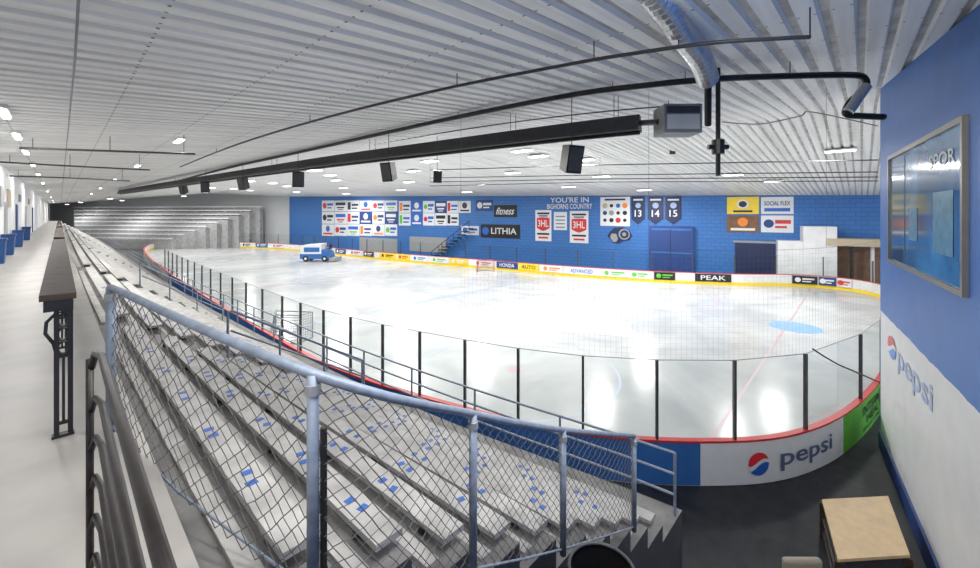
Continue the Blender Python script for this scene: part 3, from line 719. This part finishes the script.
g=G(); g.tube([M2(0,1,1.3),M2(w,zt+1,1.3)],.05,6)
for q in range(0,N_+1,2): g.tube([M2(w*q/N_,zt*q/N_,1.3),M2(w*q/N_,zt*q/N_+1,1.3)],.04,6)
g.obj('handrail',M_black,parent=e)
# ---------------------------------------------------------------- end bleachers
ea=np.array(EB);eb=np.array(FB);U=(eb-ea)/np.linalg.norm(eb-ea);N=np.array([U[1],-U[0]])
L=np.linalg.norm(eb-ea)
for q in range(9):
    off=1.0+q*.85; z=7.6-q*.74
    a=ea+U*((6.0+.851*(off+.9))/.526)+N*off; b=ea+U*(L-5-q*1.6)+N*off
    g=G(); g.hexa([(*a,0),(*b,0),(*(b+N*.84),0),(*(a+N*.84),0)],[(*a,z),(*b,z),(*(b+N*.84),z),(*(a+N*.84),z)])
    g.obj('bleacher_tier',M_riser,label='grey stepped tier of the end stand behind the rink',cat='bleachers',group='end stand tiers')
    g=G(); c=a+N*.5; d=b+N*.5; g.hexa([(*c,z+.22),(*d,z+.22),(*(d+N*.3),z+.22),(*(c+N*.3),z+.22)],[(*c,z+.42),(*d,z+.42),(*(d+N*.3),z+.42),(*(c+N*.3),z+.42)])
    for t in np.linspace(0.05,.95,12):
        p=c+(d-c)*t+N*.1; g.box(p[0]-.05,p[0]+.05,p[1]-.05,p[1]+.05,z,z+.22)
    g.obj('bleacher_bench',M_banner,label='pale plank bench on a tier of the end stand',cat='bench',group='end stand benches')
# ---------------------------------------------------------------- right wall things
d0,p0,_=isect(891,RW0,RW1); d1,p1,_=isect(969,RW0,RW1); w=np.linalg.norm(p1-p0)
zt=EYE+1.46; zb=EYE-1.26
Mf=flatM((p0[0],p0[1],zb),p1-p0); h=zt-zb
e=empty('viewing_window',Mf(w/2,0,0),'large metal framed viewing window with blue reflections painted on its pane in the blue wall','window')
M_pane=mat('window_reflection',(.045,.19,.4),.1,noise=.7,nscale=.8,spec=.8)  # blue reflection put into the pane colour
def bx_(u0,v0,u1,v1,w0,w1,name,m,par):
    g=G(); g.hexa([Mf(u0,v0,w1),Mf(u1,v0,w1),Mf(u1,v0,w0),Mf(u0,v0,w0)],[Mf(u0,v1,w1),Mf(u1,v1,w1),Mf(u1,v1,w0),Mf(u0,v1,w0)]); return g.obj(name,m,parent=par)
fr=.09
bx_(0,0,w,fr,.0,.07,'window_frame',M_bronze,e); bx_(0,h-fr,w,h,.0,.07,'window_frame',M_bronze,e)
bx_(0,fr,fr,h-fr,.0,.07,'window_frame',M_bronze,e); bx_(w-fr,fr,w,h-fr,.0,.07,'window_frame',M_bronze,e)
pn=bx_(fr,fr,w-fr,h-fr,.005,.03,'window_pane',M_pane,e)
text_on('SPOR',Mf,w*.66,h*.76,w*.26,h*.09,M_banner,e,lift=.04)  # reflected lettering and shapes below are painted flat on the pane
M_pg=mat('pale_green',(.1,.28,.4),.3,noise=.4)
rect_on('painted_reflection',w*.3,h*.1,w*.31,h*.95,Mf,M_navy,e,lift=.035)
rect_on('painted_reflection',w*.7,h*.2,w*.9,h*.6,Mf,M_pg,e,lift=.035)
rect_on('painted_reflection',w*.38,h*.25,w*.5,h*.5,Mf,M_pg,e,lift=.035)
d0,p0,_=isect(888,RW0,RW1); d1,p1,_=isect(933,RW0,RW1); w=np.linalg.norm(p1-p0)
Mf=flatM((p0[0],p0[1],EYE-3.95),p1-p0)
e=empty('wall_decal',Mf(w/2,0,.01),'faded soft drink emblem and lettering printed on the white wall','wall decal')
globe_logo(w*.13,.5,.28,Mf,e,mat('faded_red',(.65,.15,.15),.5,noise=.1),mat('faded_blue',(.15,.28,.65),.5,noise=.1),M_white,rx=.5,lift=.008)
text_on('pepsi',Mf,w*.30,.08,w*.70,.66,M_fade,e,lift=.01)
g=G(); U=np.array(RW1)-np.array(RW0); U/=np.linalg.norm(U); N=np.array([U[1],-U[0]])
a=np.array(RW0); b=np.array(RW1); g.hexa([(*a,0),(*b,0),(*(b+N*.05),0),(*(a+N*.05),0)],[(*a,.45),(*b,.45),(*(b+N*.05),.45),(*(a+N*.05),.45)]); g.obj('baseboard_right',M_dblue,kind='structure')
g=G(); g.hexa([(*a,0),(*(a-U*.06),0),(*(a-U*.06-N*.3),0),(*(a-N*.3),0)],[(*a,ch(16)),(*(a-U*.06),ch(16)),(*(a-U*.06-N*.3),ch(16)),(*(a-N*.3),ch(16))]); g.obj('trim_1',M_blue,kind='structure')
# crate
cs=[pix(822,499,8.3),pix(888,493,8.4),pix(910,553,6.95),pix(838,561,6.86)]
e=empty('plywood_crate',(sum(c.x for c in cs)/4,sum(c.y for c in cs)/4,0),'dark crate with light plywood lid standing on the rubber floor','crate')
ct=[(c.x,c.y) for c in cs]; cen=np.mean(ct,axis=0)
def sc_(k): return [tuple(cen+(np.array(c)-cen)*k) for c in ct]
g=G(); g.hexa([(*c,.71) for c in ct],[(*c,.76) for c in ct]); g.obj('lid',M_ply,parent=e)
g=G(); g.hexa([(*c,.03) for c in sc_(.94)],[(*c,.71) for c in sc_(.94)]); g.obj('body',M_dark,parent=e)
k4=sc_(.96)
for i in range(4):
    c=k4[i]; g=G(); g.box(c[0]-.06,c[0]+.06,c[1]-.06,c[1]+.06,0,.709); g.obj('corner_batten',M_wood,parent=e)
for zz in (.12,.4):
    g=G()
    for i in range(4):
        a=k4[i]; b=k4[(i+1)%4]; g.tube([(*a,zz),(*b,zz)],.03,4)
    g.obj('side_slat',M_wood,parent=e)
c=pix(822,556,6.1); c=Vector((c.x,c.y,0))
e=empty('office_chair',c,'taupe padded stacking chair standing on the rubber floor','chair')
T=lambda x,y,z: tuple(c+ux*x+uy*y+Vector((0,0,z)))
def cushion(name,hx,y0,y1,z0,z1):
    g=G(); g.box(-hx,hx,y0,y1,z0,z1,T); o=g.obj(name,M_taupe,parent=e)
    b=o.modifiers.new('b','BEVEL'); b.width=.05; b.segments=4; return o
cushion('backrest',.31,.33,.45,.55,1.10); cushion('seat',.31,-.2,.38,.42,.52)
for x in (-.27,.27):
    for y in (-.15,.38): G().tube([T(x,y,0),T(x,y,.45)],.015,8).obj('leg',M_black,parent=e)
    G().tube([T(x,.38,.4),T(x,.39,.8)],.015,8).obj('back_support',M_black,parent=e)
# ---------------------------------------------------------------- overhead services
def pipe(name,pts,r,m,lab,cat='pipe',hang=(),n=10,k=5):
    pts=catmull([tuple(p) for p in pts],False,k) if k>1 else pts
    e=empty(name,tuple(pts[0]),lab,cat)
    G().tube(pts,r,n).obj('pipe_run',m,parent=e,smooth=True)
    for h in hang:
        p=pts[int(h*(len(pts)-1))]
        G().tube([(p[0],p[1],p[2]),(p[0],p[1],ch(p[0])-.002)],.009,6).obj('hanger_rod',M_dark,parent=e)
    return pts
S=lambda L,h:[pix_s(a,b,-h) for a,b in L]
pA=[pix(884,117,7.9),pix(862,116,7.9),pix(846,114,7.9),pix(850,102,7.9),pix(865,88,7.9),pix(864,78,7.9),pix(850,75,7.9),pix(790,76,8.0)]+S([(715,79),(640,86),(560,97),(430,123),(300,152),(220,170),(160,186)],2.7)
pipe('gas_pipe',pA,.062,M_black,'thick black steel pipe hung under the ribbed ceiling',hang=(.5,.6,.68,.78,.86))
G().tube([pix(848,112,7.85),pix(866,86,7.85)],.1,10).obj('pipe_wrap',M_foil,label='silver insulated pipe section under the ceiling',cat='pipe insulation')
pipe('conduit',S([(810,37),(770,39),(710,43),(630,54),(560,66),(430,92),(310,122),(230,147),(180,167)],2.35),.028,M_dark,'thin dark pipe hung under the ribbed ceiling',hang=(0.0,.3,.45,.6,.75,.9))
pipe('conduit',S([(61,202),(75,60),(79,-10)],1.98),.012,M_grey,'thin conduit fixed along the ceiling above the walkway',k=1)
pipe('conduit',S([(20,148),(110,151),(195,154)],1.8),.03,M_dark,'thin dark pipe crossing under the ceiling',hang=(.1,.5,.9))
pipe('conduit',S([(0,162),(70,166),(150,170)],1.75),.03,M_dark,'thin dark pipe crossing under the ceiling',hang=(.1,.5,.9))
pipe('conduit',S([(10,176),(70,178),(130,181)],1.7),.03,M_dark,'thin dark pipe crossing under the ceiling',hang=(.1,.5,.9))
pipe('cable',[pix(722,122,8),pix(760,124,8.4),pix(800,116,8.4),pix(812,112,8.8),pix(878,126,8.8)],.012,M_tan,'thin loose yellow cable slung below the ceiling',cat='cable')
pipe('conduit',S([(700,104),(600,112),(480,127),(360,147),(260,166)],3.0),.02,M_dark,'thin dark pipe hung under the ribbed ceiling',hang=(.1,.4,.8))
for y0,y1,y2,dr in ((178,175,172,.5),(186,182,181,.3),(170,165,160,.5),(182,179,177,.6)):
    pipe('conduit',[pix_ceil(430,y0,dr),pix_ceil(600,y1,dr),pix_ceil(878,y2,dr)],.035,M_dark,'long straight pipe under the far part of the ceiling',hang=(.1,.5,.9),k=1)
hp=catmull([tuple(p) for p in S([(640,123),(560,132),(440,147),(330,161),(240,174),(165,185),(120,192)],2.25)],False,5)
e=empty('radiant_heater',tuple(hp[0]),'long dark tube radiant heater with grey burner box under the ceiling','heater')
G().sweep([tuple(p) for p in hp],[(-.1,.2),(-.26,-.14),(-.24,-.2),(.24,-.2),(.26,-.14),(.1,.2)]).obj('reflector_hood',M_dark,parent=e)
G().tube([(p[0],p[1],p[2]-.23) for p in hp],.06,8).obj('heater_tube',M_black,parent=e,smooth=True)
c=Vector(pix(677,122,9.2)); 
T=lambda x,y,z: tuple(c+ux*x+uy*y+Vector((0,0,z)))
G().box(-.42,.42,-.3,.3,-.3,.34,T).obj('burner_box',M_grey,parent=e)
G().box(-.36,.36,-.32,-.301,-.22,.1,T).obj('burner_cover',M_white,parent=e)
G().box(-.36,.36,-.33,-.301,.14,.28,T).obj('burner_vent',M_dark,parent=e)
G().tube([T(-.42,0,0),(hp[0][0],hp[0][1],hp[0][2])],.07,8).obj('flue_collar',M_dark,parent=e)
for q in (.08,.25,.45,.6,.8):
    p=hp[int(q*(len(hp)-1))]
    for o_ in (-.12,.12): G().tube([(p[0]+o_,p[1],p[2]+.18),(p[0]+o_,p[1],ch(p[0]+o_))],.009,6).obj('hanger_rod',M_dark,parent=e)
pt=pix(718,80,8.1)
pts=[Vector((pt.x,pt.y,ch(pt.x)-.02)),pt,pix(718,176,8.1)]
e=empty('drop_pipe',pts[0],'black vertical drop pipe with valve under the ceiling','pipe')
G().tube(pts,.045,10).obj('pipe_run',M_black,parent=e); G().tube([pix(718,140,8.1),pix(718,154,8.1)],.12,12).obj('valve',M_black,parent=e); G().tube([pix(708,147,8.1),pix(728,147,8.1)],.05,8).obj('tee_joint',M_black,parent=e)
dp=catmull([tuple(p) for p in (pix(640,-22,4.7),pix(662,4,5.1),pix(682,34,5.8),pix(700,58,6.5),pix(708,80,7.1))],False,12)
e=empty('flexible_duct',tuple(dp[-1]),'crinkled silver flexible duct coming down from the roof','duct')
G().tube(dp,.17,16,rf=lambda i:.16+.024*(i%2)).obj('duct_hose',M_foil,parent=e)
G().tube([dp[-1],pix(708,125,7.6)],.06,10).obj('duct_outlet',M_black,parent=e)
for px,py,d,sz,a in ((570,158,10,.6,.5),(390,171,14.5,.6,-.5),(298,178.5,18,.6,.5),(244,183,22,.6,-.4),(206,186.5,26,.62,.4),(184,189,31,.62,-.3),(437,176,16,.42,.3),(672,150,24,.4,0)):
    c=pix(px,py,d)
    e=empty('loudspeaker',c,'black box loudspeaker hung below the ceiling','loudspeaker','ceiling loudspeakers')
    R=Matrix.Rotation(a,3,'Z'); til=.22
    def T(x,y,z):
        y2=y*math.cos(til)-z*math.sin(til); z2=y*math.sin(til)+z*math.cos(til)
        return tuple(c+R@(ux*x+uy*y2)*sz+Vector((0,0,z2*sz)))
    g=G(); g.hexa([T(-.4,-.35,-.6),T(.4,-.35,-.6),T(.22,.32,-.5),T(-.22,.32,-.5)],[T(-.4,-.35,.55),T(.4,-.35,.55),T(.22,.32,.5),T(-.22,.32,.5)]); g.obj('cabinet',M_black,parent=e)
    G().box(-.34,.34,-.39,-.351,-.5,.46,T).obj('grille',M_dark,parent=e)
    top=Vector(T(0,0,.5)); 
    G().tube([top,Vector((top.x,top.y,ch(top.x)))],.012,6).obj('hanger_rod',M_dark,parent=e)
# ---------------------------------------------------------------- lights
def fixture(X,Y,power,drop=.12,lx=.35,ly=1.5,emitter=True,lab='white fluorescent ceiling light fixture, lit'):
    z=ch(X)-drop
    e=empty('ceiling_light',(X,Y,z),lab,'light fixture','ceiling lights')
    G().box(X-lx/2,X+lx/2,Y-ly/2,Y+ly/2,z,z+.08).obj('housing',M_white,parent=e)
    G().box(X-lx/2+.03,X+lx/2-.03,Y-ly/2+.03,Y+ly/2-.03,z-.03,z-.001).obj('diffuser',M_emit,parent=e)
    G().tube([(X,Y,z+.08),(X,Y,z+drop-.002)],.02,6).obj('hanger_rod',M_dark,parent=e)
    if emitter:
        ld=bpy.data.lights.new('lamp','AREA'); ld.shape='RECTANGLE'; ld.size=lx; ld.size_y=ly; ld.energy=power; ld.color=(1,.98,.95)
        lo=bpy.data.objects.new('lamp',ld); COL.objects.link(lo); lo.location=(X,Y,z-.05); setpar(lo,e)
for px,py in ((522,151),(840,151),(585,160),(733,175)):
    p=pix_ceil(px,py,.12); fixture(p.x,p.y,560,ly=1.3,lx=.6)
for X in (13,22,31,40):
    for Y in (16,30,45,60,76):
        if X>48-.24*Y-1.5: continue
        fixture(X,Y,900,lx=.7,ly=1.3)
for X in (17.5,26.5,35.5):
    for Y in (22,37,52,68,84):
        if X>48-.24*Y-1.5: continue
        fixture(X,Y,0,lx=.7,ly=1.3,emitter=False)
fixture(38,5,640,lx=.7,ly=1.3)
for X,Y,P_ in ((5,80,650),(15,88,900),(2.5,100,600),(8,102,700),(1.0,116,450)): fixture(X,Y,P_,lx=.6,ly=1.3,drop=.5)  # extra lamps added to brighten the dark far end
for Y in (1.0,12.5,16,20,25,31,40,55,75,95,110): fixture(-.75,Y,60,lx=.16,ly=1.2,drop=.08)  # walkway row; its first lamp is out of frame, added for light
for X,Y,P_ in ((1.2,1.0,110),(3.2,1.2,130),(5.2,.2,150)): fixture(X,Y,P_,lx=.3,ly=1.3,drop=.08)  # unseen overhead lamps, added out of frame to light the near stand
for Y in (16,26,38,52,68): fixture(2.6,Y,230,lx=.2,ly=1.0,drop=.06)  # lamp row added to brighten the stand below
w=bpy.data.worlds.new('World'); scene.world=w; w.use_nodes=True
w.node_tree.nodes['Background'].inputs[0].default_value=(.86,.91,1,1); w.node_tree.nodes['Background'].inputs[1].default_value=1.2
scene.view_settings.view_transform='Standard'
cd=bpy.data.cameras.new('Camera'); cam=bpy.data.objects.new('Camera',cd); COL.objects.link(cam)
cd.sensor_width=36; cd.sensor_fit='HORIZONTAL'; cd.lens=36*F/980; cd.shift_y=-(284-HY)/980; cd.clip_start=.02; cd.clip_end=400
cam.location=(0,0,EYE)
fw=Vector((ca,sa,0)); cam.rotation_euler=fw.to_track_quat('-Z','Y').to_euler()
scene.camera=cam
